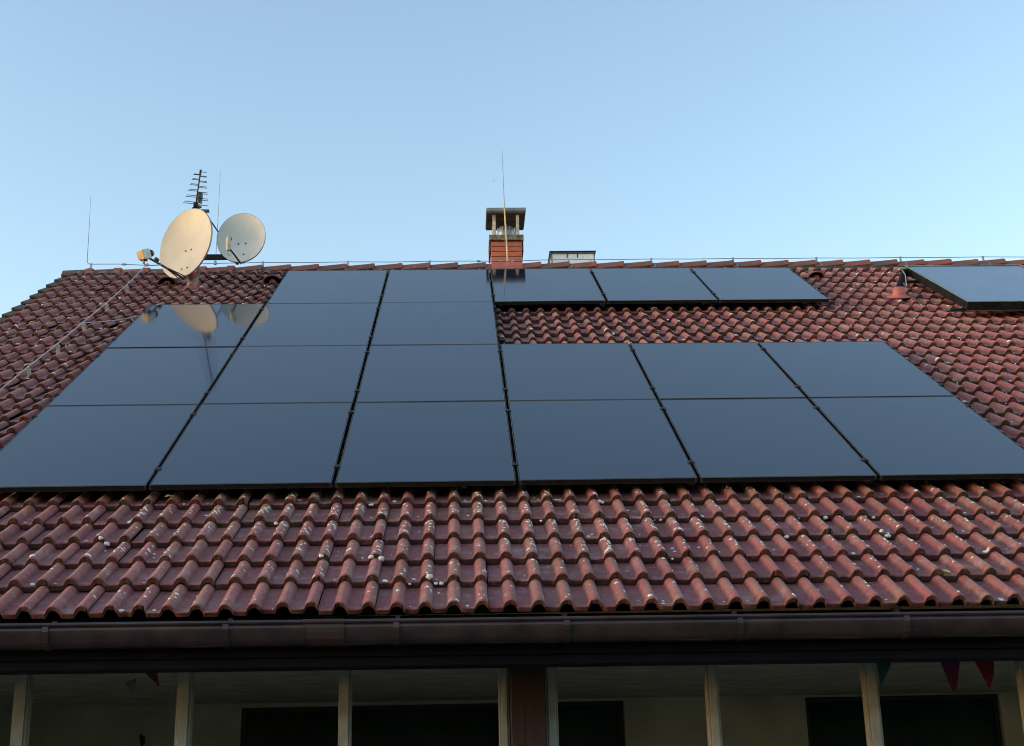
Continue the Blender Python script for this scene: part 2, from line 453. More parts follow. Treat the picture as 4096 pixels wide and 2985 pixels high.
# left verge: one folded piece per course
mb = MB()
for k in range(NROW):
    v0 = rowv(k)+skew(-1.45)+RNG.normal(0, .003); gg = .332 if k == 0 else GA
    n0 = -.100+RNG.normal(0, .002)
    a, b_ = v0, v0+gg+.03
    u0, u1 = -1.505+RNG.normal(0, .002), -1.405
    V = [(u0,a,n0),(u1,a,n0-.012),(u1,b_,n0-.046),(u0,b_,n0-.034), (u0,a,n0-.13),(u0+.02,a,n0-.13),(u0+.02,a,n0-.024),(u1,a,n0-.034),
         (u0,b_,n0-.16),(u0+.02,b_,n0-.16)]
    mb.add(V, [(0,1,2,3),(0,3,8,4),(0,4,5,6),(0,6,7,1),(5,4,8,9),(6,5,9,2)])
rchild(mb, 'verge', M_VERGE, .006)
# hooded ventilation tiles
def hood(u, v, m, wid=.108, hgt=.090):
    b = MB(); n = 12; V = []; F = []
    n0 = -.118
    for j, (dv, sc_, hh) in enumerate(((-.10, 1.0, 1.0), (-.09, 1.02, 1.02), (.02, .95, .85), (.12, .75, .45), (.20, .5, .12))):
        for i in range(n+1):
            a = math.pi*i/n
            V.append((u - wid*sc_*math.cos(a)*(.86+.14*abs(math.cos(a))), v+dv, n0 + hgt*hh*math.sin(a)**.8 - .004*j))
    for j in range(4):
        for i in range(n): F.append((j*(n+1)+i, j*(n+1)+i+1, (j+1)*(n+1)+i+1, (j+1)*(n+1)+i))
    b.add(V, F, True)
    o = rchild(b, 'vent_hood', m)
    sm = o.modifiers.new('thick', 'SOLIDIFY'); sm.thickness = .014; sm.offset = -1
    # a small barrel ridge that shows inside the mouth
    c = MB(); c.tube([(u, v-.085, n0-.004), (u, v+.12, n0-.02)], [.040, .03], 12)
    c.build('vent_mouth', M_REDT, o, local=True)
    return o
M_HOOD = mat('weathered_red_hood', (.34, .13, .105), .65, 0, .2, 18, .3)
hood(.995, 7.06, M_HOOD); hood(-.175, 7.00, M_VERGE); hood(7.235, 7.06, M_HOOD)
# lichen: flat irregular rosettes grown on the tiles, far too many to count
def lichen():
    V, F = [], []
    def blob(u, v, ru, rv, th=.0025, lip=False):
        o = len(V); n = 9
        nn = tile_top(u, v)
        eps = .004
        ph = random.random()*6.28; j = [random.uniform(.7, 1.15) for _ in range(n)]
        lo_ = skew(u)+(rowv(0) if v-skew(u) < -1.252 else -1.252+GA*int((v-skew(u)+1.252)/GA))
        v = max(v, lo_+rv*1.2+.006); v = min(v, lo_+.285-rv*1.2); nn = tile_top(u, v)
        V.append((u, v, nn+th+.0015))
        for i in range(n):
            a = 2*math.pi*i/n+ph; uu = u+ru*j[i]*math.cos(a)*.72; vv = v+rv*j[i]*math.sin(a)*.72
            V.append((uu, vv, tile_top(uu, vv)+th+.0010))
        for i in range(n):
            a = 2*math.pi*i/n+ph; uu = u+ru*j[i]*math.cos(a); vv = v+rv*j[i]*math.sin(a)
            V.append((uu, vv, tile_top(uu, vv)-.0008))
        for i in range(n):
            i2 = (i+1) % n
            F.append((o, o+1+i, o+1+i2)); F.append((o+1+i, o+1+n+i, o+1+n+i2)); F.append((o+1+i, o+1+n+i2, o+1+i2))
    def edge_blob(u, k, r):
        # rounded cushion sitting over the front edge of a tile
        v = rowv(k)+skew(u); o = len(V); n = 10
        nn = tile_top(u, v+.01)-.012
        j = [random.uniform(.75, 1.15) for _ in range(n)]; ph = random.random()*6.28
        V.append((u, v-.008, nn))
        for ring, (q, d) in enumerate(((.6, -.0065), (1.0, .003))):
            for i in range(n):
                a = 2*math.pi*i/n+ph
                V.append((u+r*q*j[i]*math.cos(a), v+d, nn+.8*r*q*j[i]*math.sin(a)))
        for i in range(n):
            i2 = (i+1) % n
            F.append((o, o+1+i, o+1+i2)); F.append((o+1+i, o+1+n+i, o+1+n+i2)); F.append((o+1+i, o+1+n+i2, o+1+i2))
    def on_roll(c, spread): return c + random.gauss(0, spread)*PITCH
    # dense ticks on the rolls of the lower courses
    for k in range(0, 7):
        for i in range(-14, 26):
            c = UC+i*PITCH
            if c < -1.3: continue
            dens = {0: 1.8, 1: 2.6, 2: 6.5, 3: 8.0, 4: 8.0, 5: 4, 6: 3}[k]
            mid = math.exp(-((c-3.2)/2.6)**2)
            nt_ = np.random.default_rng(abs(i*31+k*7+5)).poisson(dens*(.35+.65*mid))
            for _ in range(nt_):
                gg = .332 if k == 0 else GA
                r = abs(random.gauss(.0036, .0020))+.0024
                # seeds settle mostly right of the crest
                u = c+max(-.17, min(.175, random.gauss(.05, .11)))*PITCH; v = rowv(k)+skew(u)+random.uniform(.02, gg-.02)
                blob(u, v, r*random.uniform(.9, 1.5), r*random.uniform(.8, 1.3))
            if random.random() < .12:
                u = c+random.uniform(.35, .65)*PITCH; v = rowv(k)+skew(u)+random.uniform(.02, .26)
                blob(u, v, random.uniform(.004, .007), random.uniform(.004, .007))
    # scattered bigger rosettes over the whole slope, mostly near the tile edges
    for _ in range(1700):
        k = random.randint(0, NROW-2); u = random.uniform(-1.35, 10.8)
        if random.random() < .55:
            r = abs(random.gauss(.009, .004))+.004+(.003 if k > 8 else 0)
            v = rowv(k)+skew(u)+abs(random.gauss(.012, .02))+.008
            t_ = (u-UC)/PITCH; t_ = abs(t_-round(t_))
            if .15 < t_ < .31: continue
            blob(u, v, r, r*.9, .004)
        else:
            r = abs(random.gauss(.007, .003))+.003+(.003 if k > 8 else 0)
            t_ = (u-UC)/PITCH; t_ = abs(t_-round(t_))
            if .16 < t_ < .30: continue
            v = rowv(k)+skew(u)+random.uniform(.02, .27); blob(u, v, r, r)
    for _ in range(420):
        k = random.randint(1, NROW-2); u = random.uniform(-1.35, 10.8)
        x = (u-UC)/PITCH; t = abs(x-round(x))
        if t < .32: continue
        edge_blob(u, k, random.uniform(.007, .017))
    for u, k, r in ((2.93, 1, .022), (2.965, 1, .013), (2.60, 2, .018), (2.655, 2, .021), (2.32, 2, .014), (1.99, 4, .014), (4.32, 4, .016), (4.28, 4, .013), (3.98, 5, .018), (5.02, 3, .017), (5.62, 3, .02), (5.58, 3, .015), (1.05, 3, .02), (1.02, 3, .016)):
        edge_blob(u, k, r)
    b = MB(); b.add(V, F, True)
    o = rchild(b, 'lichen', M_LICH); o['kind'] = 'stuff'
lichen()
# --- ridge
def rz(x): return float(np.interp(x, [-1.55, -.2, .7, 3.3, 12], [-.048, -.034, -.014, 0, 0]))
YR = 6.60
mb = MB(); segs = []
ends = [-1.20+.331*i for i in range(39)]
RPROF = [(-.128, -.004), (-.118, .026), (-.104, .052), (-.085, .070), (-.045, .080), (0, .083), (.045, .080), (.085, .070), (.104, .052), (.118, .026), (.128, -.004)]
n_ = 11; V_, F_, A_ = [], [], []
for i, e in enumerate(ends):
    if e > 11.6: break
    a = e-.345 if i else -1.545
    lift0, lift1 = (0.0, .033)
    if i == 0: lift0 = .01
    jz = random.gauss(0, .002); rv_ = random.random(); dirt = 1.0 if e < .2 else random.uniform(.15, .7)
    if e < -.2 and i == 2: rv_ = 1; dirt = .1
    stations = [(a, -.004), (e-.055, .021), (e-.050, .025), (e, .027)] if e > .5 else [(a, .002), (e-.085, .010), (e-.082, .022), (e, .023)]
    rings = []
    for (x, lf) in stations:
        ring = []
        for q in range(n_):
            yy, zz = RPROF[q]; yy *= 1+lf*1.2; zz += lf
            ring.append((x, YR+yy, 4.010+zz+jz+rz(x)))
        inner = [(x, y_*.88+YR*.12, z_-.016) for (x, y_, z_) in ring[::-1]]
        rings.append(ring+inner)
    o = len(V_); m_ = 2*n_
    for ri, r_ in enumerate(rings): V_ += r_; A_ += [(rv_ if ri < 2 or dirt < .9 else .9, dirt if ri < 2 else dirt*.15, 0, 1)]*m_
    for j in range(3):
        for q in range(m_):
            q2 = (q+1) % m_; F_.append((o+j*m_+q, o+(j+1)*m_+q, o+(j+1)*m_+q2, o+j*m_+q2))
    for j in (0, 3):
        for q in range(n_-1):
            F_.append((o+j*m_+q, o+j*m_+q+1, o+j*m_+m_-2-q, o+j*m_+m_-1-q))
rc = grid_mesh('ridge_cap', np.array(V_)-np.array(house.location), F_, False, M_RIDGE, house, A_)
mb = MB().extrude_x([(6.44, 3.90), (6.42, 3.955), (6.47, 4.005), (6.60, 4.06), (6.73, 4.005), (6.78, 3.95), (6.76, 3.90)], [-1.50, -.2, .7, 3.3, 11.4], rz)
mb.build('ridge_roll', M_MORTAR, house)
# --- rear slope and walls (behind everything the photo sees)
mb = MB().add([(-1.45,6.72,3.93),(11.4,6.72,3.93),(11.4,14.3,-.90),(-1.45,14.3,-.90),(-1.45,6.72,3.81),(11.4,6.72,3.81),(11.4,14.3,-1.02),(-1.45,14.3,-1.02)],
    [(0,1,2,3),(7,6,5,4),(0,4,5,1),(1,5,6,2),(2,6,7,3),(3,7,4,0)])
mb.build('rear_roof', M_REDT, house)
for x0, x1 in ((-1.25, -1.0), (11.0, 11.25)):
    mb = MB(); prof = [(1.4, GROUND), (13.0, GROUND), (13.0, -.35), (6.62, 3.70), (1.4, .52)]
    mb.extrude_x(prof, [x0, x1]); mb.build('gable_wall', M_GABLE, house)
mb = MB().box((-1.25, -1.0, GROUND), (-1.05, 1.398, -1.16)); mb.build('sun_block_wall', M_GABLE, house)  # unseen wall added to keep the low sun out of the veranda
mb = MB().box((-1.0, 12.75, GROUND), (11.0, 12.998, -.5)); mb.build('rear_wall', M_GABLE, house)
# --- veranda
YW = 3.30                                # the veranda is deep; its back wall stands well under the roof
def wx(x): return 3.102+(x-3.102)*1.1992
ZW = -1.182
holes = [(wx(1.56), wx(4.24), -2.75, ZW), (wx(5.53), wx(6.93), -2.75, ZW-.006), (wx(7.9), wx(9.0), -2.75, ZW-.006)]
mb = MB(); xs_ = -1.0
for (a, b_, z0, z1) in holes:
    mb.box((xs_, YW, GROUND), (a, YW+.25, 0.4)); mb.box((a, YW, GROUND), (b_, YW+.25, z0)); mb.box((a, YW, z1), (b_, YW+.25, .4)); xs_ = b_
mb.box((xs_, YW, GROUND), (11.0, YW+.25, .4))
mb.build('veranda_wall', M_WALL, house)
for (a, b_, z0, z1) in holes:
    f = MB()
    for (x0, x1, q0, q1) in ((a+.003, a+.04, z0+.003, z1-.003), (b_-.04, b_-.003, z0+.003, z1-.003), (a+.04, b_-.04, z1-.035, z1-.003), (a+.04, b_-.04, z0+.003, z0+.06)):
        f.box((x0, YW+.05, q0), (x1, YW+.12, q1))
    w = f.build('window', M_WFRAME, house, .004)
    MB().box((a+.035, YW+.08, z0+.05), (b_-.035, YW+.088, z1-.03)).build('pane', M_PANE, w)
mb = MB().extrude_x([(-.93, -1.155), (YW-.002, -1.155), (YW-.002, -1.135), (-.93, -1.135)], [-1.0, 11.0], hz)
mb.build('veranda_ceiling', M_CEIL, house)
mb = MB().extrude_x([(-1.15, -1.232), (-.95, -1.232), (-.95, -1.00), (-1.15, -1.00)], [-1.4, 11.2], hz)
mb.build('eave_beam', M_FASCIA, house, .006)
mb = MB().extrude_x([(-1.18, -1.18), (-1.155, -1.18), (-1.155, -.97), (-1.18, -.99)], [-1.4, 11.2], hz)
mb.build('fascia_board', M_FASCIA, house, .003)
def px(x): return 3.102+(x-3.102)*1.1058
PY = -.30
def post(x0, x1, name='veranda_post'):
    b = MB(); x0, x1 = px(x0), px(x1); w = x1-x0
    top = -1.157+hz(x0)
    b.box((x0+.013, PY-.055, GROUND), (x1-.013, PY+.045, top))
    b.box((x0, PY-.045, GROUND), (x0+.0125, PY+.03, top)); b.box((x1-.0125, PY-.045, GROUND), (x1, PY+.03, top))
    return b.build(name, M_POST, house, .003)
for x0, x1 in ((-.86, -.785), (-.03, .045), (.801, .876), (1.63, 1.706), (2.462, 2.527), (3.290, 3.346), (3.534, 3.598), (4.381, 4.446), (5.219, 5.292), (6.06, 6.13), (6.89, 6.96), (7.72, 7.79)):
    post(x0, x1)
wp = MB().box((px(3.349), PY-.10, GROUND), (px(3.530), PY+.07, -1.157)).build('wooden_post', M_WOOD, house, .008)
MB().box((px(3.418), PY-.1025, GROUND), (px(3.4215), PY-.0995, -1.42)).build('crack', M_BLACK, wp)
# --- gutter
YG = -1.285; ZG = -1.021
gz = lambda x: -.0045*(x-3.3)
gp = [(-.077, -.008), (-.079, -.03), (-.075, -.052), (-.062, -.084), (-.036, -.108), (0, -.117), (.036, -.108), (.062, -.084), (.074, -.05), (.077, .02)]
def gprof(o):                              # closed shell profile, o = outward offset
    out = [(YG+y*(1+o/.08), ZG+(z-o*.6 if z < -.02 else z)) for y, z in gp]
    inn = [(YG+y*.965, ZG+z+(.003 if z < -.09 else 0)) for y, z in gp[::-1]]
    return out+inn
xs_ = [-1.52+1.0*i for i in range(14)]
mb = MB().extrude_x(gprof(0), xs_, gz, True, False)
for i, sm in enumerate(mb.sm): mb.sm[i] = len(mb.f[i]) == 4
mb.tube([(x, YG-.078, ZG+gz(x)) for x in xs_], .0105, 12)
gut = mb.build('gutter', M_GUTTER, house)
for x in (-.75, .13, 1.017, 1.914, 2.772, 3.639, 4.527, 5.39, 6.27, 7.15):
    b = MB().extrude_x(gprof(.007), [x-.015, x+.015], gz)
    b.box((x-.012, YG+.06, ZG-.01), (x+.012, YG+.13, ZG+.045))
    b.build('gutter_bracket', M_GUTTER, gut)
b = MB().extrude_x(gprof(.003), [2.303, 2.507], gz); b.extrude_x(gprof(.0055), [2.303, 2.309], gz); b.extrude_x(gprof(.0055), [2.500, 2.507], gz)
b.tube([(2.300, YG-.078, ZG+gz(2.3)), (2.51, YG-.078, ZG+gz(2.5))], .0130, 12)
b.build('gutter_sleeve', M_GUTTERJ, gut)

# --- chimney
ch = MB()
cz = 4.00; n = 0
KC = 1.0444                              # chimney stands on the rear slope; sizes and place below are scaled to it
x0, x1, y0, y1 = 3.498, 3.868, 6.46, 6.86
hgt = [.066]*7
z = 3.90
while z < 4.345:
    z2 = min(z+.0565, 4.350)
    ch.box((x0, y0, z), (x1, y1, z2)); z = z2+.008
def cv_(mb):
    mb.v = [(3.102+(p[0]-3.102)*KC, 7.03+(p[1]-6.385)*KC, 5.046+(p[2]-4.7545)*KC) for p in mb.v]; return mb
chimney = cv_(ch).build('chimney', M_BRICK, house, .004)
cv_(MB().box((x0+.006, y0+.006, 3.85), (x1-.006, y1-.006, 4.353))).build('mortar_core', M_CONCD, chimney)
MB().box((3.505, 6.470, 3.98), (3.872, 6.72, 4.088)).build('flashing', M_REDP, chimney, .004)
cv_(MB().box((x0-.022, y0-.03, 4.3545), (x1+.022, y1+.03, 4.425))).build('coping', M_COPING, chimney, .006)
for sx in (x0-.0205, x1+.0045):
    cv_(MB().box((sx, y0+.05, 4.235), (sx+.016, y1+.02, 4.353))).build('side_plate', M_CONCD, chimney, .003)
for px in (3.523, 3.804):
    for py in (6.45, 6.80):
        cv_(MB().box((px, py, 4.4255), (px+.036, py+.05, 4.712))).build('cap_pillar', M_CONC, chimney, .003)
cover = cv_(MB().box((3.446, 6.385, 4.7125), (3.922, 6.93, 4.7545))).build('cover_slab', M_SHEET, chimney, .004)
cv_(MB().box((3.452, 6.391, 4.6900), (3.916, 6.924, 4.7122))).build('cover_underside', M_CONCD, cover, .003)
fl = MB().lathe([(.112, 4.4256), (.110, 4.50), (.104, 4.575), (.092, 4.590), (.090, 4.600), (.06, 4.606)], 28, Matrix.Translation((3.690, 6.655, 0)))
for a in range(8):
    an = a*math.pi/4+.35
    fl.box((.104, -.006, 4.43), (.1125, .006, 4.585), Matrix.Translation((3.690, 6.655, 0)) @ Matrix.Rotation(an, 4, 'Z'))
cv_(fl).build('flue_cap', M_STEEL, chimney)
# --- low white chimney on the rear slope
def stained_white():
    m = bpy.data.materials.new('stained_white_paint'); t, N, L, b = nt(m)
    tc = N.new('ShaderNodeTexCoord'); P = tc.outputs['Object']
    n = noise(N, L, P, 16, 6, .65)
    c = mixc(N, L, ramp(N, L, n, .60, .72), (.90, .90, .88), (.30, .29, .27))
    L.new(c, b.inputs['Base Color']); b.inputs['Roughness'].default_value = .7
    return m
wc = MB().box((4.290, 7.40, 3.3), (4.836, 7.80, 4.568)).build('rear_chimney', stained_white(), house, .004)
MB().box((4.264, 7.375, 4.5905), (4.858, 7.825, 4.600)).build('cap_plate', M_DGREY, wc, .002)
MB().box((4.270, 7.380, 4.568), (4.852, 7.820, 4.577)).build('cap_rim', M_SHEET, wc, .002)
MB().box((4.286, 7.395, 3.9), (4.300, 7.3985, 4.567)).build('corner_trim', M_SHEET, wc)
MB().box((4.826, 7.395, 3.9), (4.840, 7.3985, 4.567)).build('corner_trim', M_SHEET, wc)
for xx in (4.49, 4.62):
    MB().tube([(xx, 7.396, 4.566), (xx+.002, 7.394, 4.54), (xx-.004, 7.395, 4.51)], .006, 6).build('tar_drip', M_BLACK, wc)

# ------------------------------------------------------------------ solar panels
PW, PH, PT = 1.134, 1.754, .034
PU, PV = 1.154, 1.768
M_EDGE = mat('sky_glint_frame_edge', (.20, .205, .21), .3, .6)  # paler bevel colour carries the sky glint along the black frame
def make_panel():
    root = empty('solar_panel', (0, 0, 0), rot=(TH, 0, 0))
    f = MB(); w = .011
    f.box((0, 0, -PT), (w, PH, 0)); f.box((PW-w, 0, -PT), (PW, PH, 0))
    f.box((w, 0, -PT), (PW-w, w, 0)); f.box((w, PH-w, -PT), (PW-w, PH, 0))
    fo = f.build('frame', M_FRAME, root, .0015, local=True)
    fo.data.materials.append(M_EDGE); fo.modifiers['bevel'].material = 1
    g_ = MB().box((w-.001, w-.001, -.008), (PW-w+.001, PH-w+.001, -.0018)); g_.build('glass', GLASS, root, local=True)
    MB().box((w+.002, w+.002, -.012), (PW-w-.002, PH-w-.002, -.0085)).build('backsheet', M_BLACK, root, local=True)
    return root
CLAMP_V = (.30, 1.50)
def clamp(root, du, end=False):
    for cv in CLAMP_V:
        c = MB()
        if end == 'right':
            c.box((PW-.010, cv-.022, .0005), (PW+.020, cv+.022, .006)); c.box((PW+.002, cv-.022, -.036), (PW+.020, cv+.022, .0005))
        elif end == 'left':
            c.box((-.020, cv-.022, .0005), (.010, cv+.022, .006)); c.box((-.020, cv-.022, -.036), (-.002, cv+.022, .0005))
        else:
            c.box((PW-.012, cv-.022, .0005), (PW+.032, cv+.022, .006)); c.box((PW+.004, cv-.022, -.036), (PW+.016, cv+.022, .0005))
        c.lathe([(.007, .006), (.007, .011), (.005, .012)], 8, Matrix.Translation((PW+.010 if end != 'left' else -.008, cv, 0)))
        c.build('clamp', M_BLACK, root, .0015, local=True)
proto = make_panel()
cells = [(c, 0) for c in range(6)] + [(c, 1) for c in range(6)] + [(c, 2) for c in range(3)] + [(c, 3) for c in range(1, 6)]
LAB = {
 (0,0): 'black solar panel at the left end of the bottom row, cut by the photo edge',
 (1,0): 'black solar panel in the bottom row, second from the left',
 (2,0): 'black solar panel in the bottom row, third from the left',
 (3,0): 'black solar panel in the bottom row, third from the right',
 (4,0): 'black solar panel in the bottom row, second from the right',
 (5,0): 'black solar panel at the right end of the bottom row',
 (0,1): 'black solar panel at the left end of the second row, beside the clip stands',
 (1,1): 'black solar panel in the second row up, second from the left',
 (2,1): 'black solar panel in the second row up, third from the left',
 (3,1): 'black solar panel in the second row up, third from the right, under the exposed tiles',
 (4,1): 'black solar panel in the second row up, second from the right below the exposed tiles',
 (5,1): 'black solar panel at the right end of the second row, beside open tiles',
 (0,2): 'black solar panel mirroring the big cream satellite dish, below the red mast sleeve',
 (1,2): 'black solar panel in the middle of the three-panel third row',
 (2,2): 'black solar panel at the right end of the three-panel row, beside the exposed tile strip',
 (1,3): 'leftmost black solar panel of the top row under the ridge, nearest the dishes',
 (2,3): 'black solar panel of the top row directly left of the chimney reflection',
 (3,3): 'black solar panel mirroring the chimney hood, top row under the brick chimney',
 (4,3): 'black solar panel of the top row below the low white chimney, second from the right',
 (5,3): 'rightmost black solar panel of the top row, next to the hooded red vent tile',
}
for i, (c, r) in enumerate(cells):
    if i == 0: root = proto
    else:
        root = proto.copy(); COL.objects.link(root)
        for chd in proto.children:
            if chd.name.startswith('clamp'): continue
            k_ = chd.copy(); COL.objects.link(k_); k_.parent = root
    root.location = RW(c*PU+.010+random.gauss(0, .0008), r*PV+.003, random.gauss(0, .0006))
    root.rotation_euler = (TH+random.gauss(0, .0011), random.gauss(0, .0011), 0)
    tag(root, LAB[(c, r)], 'solar panel', 'black solar panels on the roof')
    has = set(cells)
for o in [o for o in COL.objects if o.name.startswith('solar_panel')]:
    pass
roots = [proto] + [o for o in COL.objects if o.name.startswith('solar_panel.')]
for root, (c, r) in zip(roots, cells):
    clamp(root, 0, False if (c+1, r) in has else 'right')
    if (c-1, r) not in has: clamp(root, 0, 'left')
# mounting rails with hooks
rail_lab = {0: 'bottom row', 1: 'second row', 2: 'three-panel third row', 3: 'top row'}
for r, (c0, c1) in enumerate(((0, 6), (0, 6), (0, 3), (1, 6))):
    for q, cv in enumerate(CLAMP_V):
        v = r*PV+cv; u0, u1 = c0*PU-.05, c1*PU+.05
        root = empty('mounting_rail', RW((u0+u1)/2, v, -.06), 'dark aluminium rail carrying the %s clamps of the %s of panels' % (('lower', 'upper')[q], rail_lab[r]), 'mounting rail', 'rails under the solar panels', rot=(TH, 0, 0))
        L_ = (u1-u0)/2
        MB().box((-L_, -.018, -.012), (L_, .018, .0255)).build('rail', M_RAIL, root, .002, local=True)
        x = -L_+.32
        while x < L_:
            uu = (u0+u1)/2+x
            b = MB(); b.box((x-.016, -.045, -.055), (x+.016, -.020, .018)); b.box((x-.016, -.045, -.062), (x+.016, .16, -.0555))
            b.build('roof_hook', M_STEEL, root, .002, local=True); x += 1.06
# ------------------------------------------------------------------ solar thermal collector
CU0, CU1, CV0, CV1, CN = 8.185, 9.535, 4.86, 6.80, .055
coll = empty('thermal_collector', RW(CU0, CV0, CN), 'flat grey-framed solar thermal collector raised on brackets at the right edge', 'solar collector', rot=(TH, 0, 0))
cw, chh, ct = CU1-CU0, CV1-CV0, .085
f = MB()
f.box((0, 0, -ct), (.022, chh, 0)); f.box((cw-.022, 0, -ct), (cw, chh, 0)); f.box((.022, 0, -ct), (cw-.022, .022, 0)); f.box((.022, chh-.022, -ct), (cw-.022, chh, 0))
f.box((.022, .022, -ct), (cw-.022, chh-.022, -ct+.01))
f.build('frame', mat('mossy_grey_collector_frame', (.014, .015, .016), .6, .0, .3, 14, spec=.1), coll, .003, local=True)
GL2 = mat('matt_collector_glass', (.09, .14, .21), .20, 0, .1, 3); GL2.node_tree.nodes['Principled BSDF'].inputs['IOR'].default_value = 2.9
MB().box((.020, .020, -.008), (cw-.020, chh-.020, -.002)).build('glass', GL2, coll, local=True)
rm = MB(); rm.box((-.002, -.002, .0004), (.024, chh+.002, .006)); rm.box((cw-.024, -.002, .0004), (cw+.002, chh+.002, .006)); rm.box((.024, -.002, .0004), (cw-.024, .024, .006)); rm.box((.024, chh-.024, .0004), (cw-.024, chh+.002, .006))
rm.build('rim', mat('mossy_grey_rim', (.24, .25, .22), .6, 0, .25, 20), coll, .002, local=True)
MB().box((.0, -.004, -ct-.004), (cw, .004, -ct-.0005)).build('drip_edge', M_STEEL, coll, local=True)
for vv in (.10, chh-.42):
    b = MB().box((-.13, vv-.02, -ct-.032), (cw+.1, vv+.02, -ct-.001)); o = b.build('support_rail', M_BLACK, coll, .002, local=True)
    MB().box((-.10, vv-.025, -.155+.0-CN+.05), (-.07, vv-.018, -ct-.033)).build('support_leg', M_STEEL, o, local=True)
    MB().tube([(-.045, vv-.022, -ct+.006), (-.02, vv-.03, -ct+.02), (.0, vv-.024, -ct+.008)], .008, 8).build('clip', M_STEEL, o, local=True)
# pipe entry with red hat and black insulated hose
hat = empty('pipe_entry', RW(7.80, 5.72, -.13), 'red plastic roof pipe entry with brimmed hat and black hose beside the thermal collector', 'pipe entry')
hm = Matrix.Rotation(TH-.12, 4, 'X'); hm.translation = RW(7.79, 5.72, -.076)
b = MB(); rings = [(.128, -.004, .105), (.130, .004, .106), (.082, .010, .072), (.073, .03, .066), (.056, .098, .050), (.046, .108, .040), (.020, .110, .018)]
V = []; F = []; sg = 20
for rx, zz, ry in rings:
    for k in range(sg):
        a = 2*math.pi*k/sg; V.append((rx*math.cos(a), ry*math.sin(a)+.02, zz))
for i in range(len(rings)-1):
    for k in range(sg): F.append((i*sg+k, i*sg+(k+1) % sg, (i+1)*sg+(k+1) % sg, (i+1)*sg+k))
b.add(V, F, True, hm); b.add(V[-sg:], [tuple(range(sg))], True, hm); b.add(V[:sg], [tuple(range(sg))[::-1]], False, hm)
b.build('hat', M_REDP, hat)
b = MB(); V = []; F = []; nu = 25
for j, vv in enumerate((5.575, 5.58, 5.80, 5.93)):
    for i in range(nu):
        u = 7.62+.38*i/(nu-1); h_ = float(bump(((u-UC)/PITCH) - round((u-UC)/PITCH)))*RH*.95
        V.append(RW(u, vv, (-.140 if j == 0 else -.116)+h_*.9))
for j in range(3):
    for i in range(nu-1): F.append((j*nu+i, j*nu+i+1, (j+1)*nu+i+1, (j+1)*nu+i))
b.add(V, F, True); b.build('base_tile', mat('pink_red_base_tile', (.30, .095, .085), .6, 0, .18, 14, .2), hat)
hp = [RW(7.80, 5.83, -.06), RW(7.84, 5.95, -.04), RW(7.95, 6.20, -.02), RW(8.06, 6.46, .0), RW(8.12, 6.62, .012), RW(8.15, 6.67, .005), RW(8.21, 6.68, -.02)]
MB().tube(hp, .030, 12).build('hose', M_HOSE, hat)
MB().tube([RW(8.07, 6.62, .050), RW(8.11, 6.665, .052), RW(8.17, 6.68, .045)], .012, 8).build('hose_clamp', M_BEIGE, hat)
MB().tube([RW(7.90, 5.90, -.07), RW(7.97, 6.05, -.02), RW(8.05, 6.35, .042), RW(8.09, 6.58, .05)], .005, 6).build('sensor_cable', M_GREYP, hat)

# ------------------------------------------------------------------ lightning protection
lc = empty('lightning_conductor', (3.3, YR, 4.15), 'thin grey lightning wire carried on clips along the whole roof ridge', 'lightning wire')
bx = [-1.247, .780, 1.789, 2.764, 3.757, 4.435, 5.434, 6.427, 7.447, 8.479, 9.499, 10.5]
pts = []
xs_ = [-1.235, -.93, -.56, -.2, .2, .78, 1.28, 1.789, 2.3, 2.764, 3.12, 3.757, 4.1, 4.435, 4.93, 5.434, 5.93, 6.427, 6.94, 7.447, 7.96, 8.479, 9.0, 9.499, 10.0, 10.5, 11.2]
zs_ = [4.147, 4.146, 4.126, 4.135, 4.146, 4.155, 4.149, 4.155, 4.149, 4.155, 4.155, 4.150, 4.162, 4.165, 4.161, 4.166, 4.162, 4.166, 4.160, 4.165, 4.160, 4.165, 4.161, 4.165, 4.16, 4.163, 4.16]
MB().tube([(x, YR, z) for x, z in zip(xs_, zs_)], .0042, 6).build('wire', M_WIREG, lc)
for x in bx:
    zt = float(np.interp(x, xs_, zs_)); lean = .012 if x > 3.9 else -.008
    b = MB(); b.box((x-.011, YR-.010, zt-.052), (x+.011, YR+.010, zt+.010))
    pr_ = [Vector((x, YR-.008, zt-.05)), Vector((x+lean*.6, YR-.05, zt-.075)), Vector((x+lean*1.6, YR-.118, zt-.118+rz(x)*.6)), Vector((x+lean*2.0, YR-.135, zt-.155+rz(x)))]
    for q in range(3):
        A, B_ = pr_[q], pr_[q+1]; d = (B_-A); M = align((A+B_)/2, d, Vector((1, 0, 0)))
        b.cbox((0, 0, 0), (.025, .004, d.length), M)
    b.build('wire_clip', M_STEEL, lc, .001)
for x in (-.86, -.60, 3.35, 3.62):
    zt = float(np.interp(x, xs_, zs_))
    b = MB().box((x-.022, YR-.012, zt-.010), (x+.022, YR+.012, zt+.010)); b.tube([(x-.014, YR-.018, zt), (x-.014, YR+.018, zt)], .006, 6); b.tube([(x+.014, YR-.018, zt), (x+.014, YR+.018, zt)], .006, 6)
    b.build('connector', M_STEEL, lc, .001)
def rod(name, label, pts, r, m, extra=None):
    root = empty(name, pts[0], label, 'lightning rod', 'lightning rods on the ridge')
    MB().tube(pts, r, 8).build('rod', m, root)
    if extra: extra(root)
    return root
rod('lightning_rod', 'thin bent lightning rod at the left end of the ridge',
    [(-1.235, YR, 4.147), (-1.275, YR, 4.150), (-1.292, YR, 4.165), (-1.297, YR, 4.20), (-1.300, YR, 4.35), (-1.306, YR, 4.7), (-1.316, YR, 5.035)], [.0042]*5+[.003, .0017], M_WIREG)
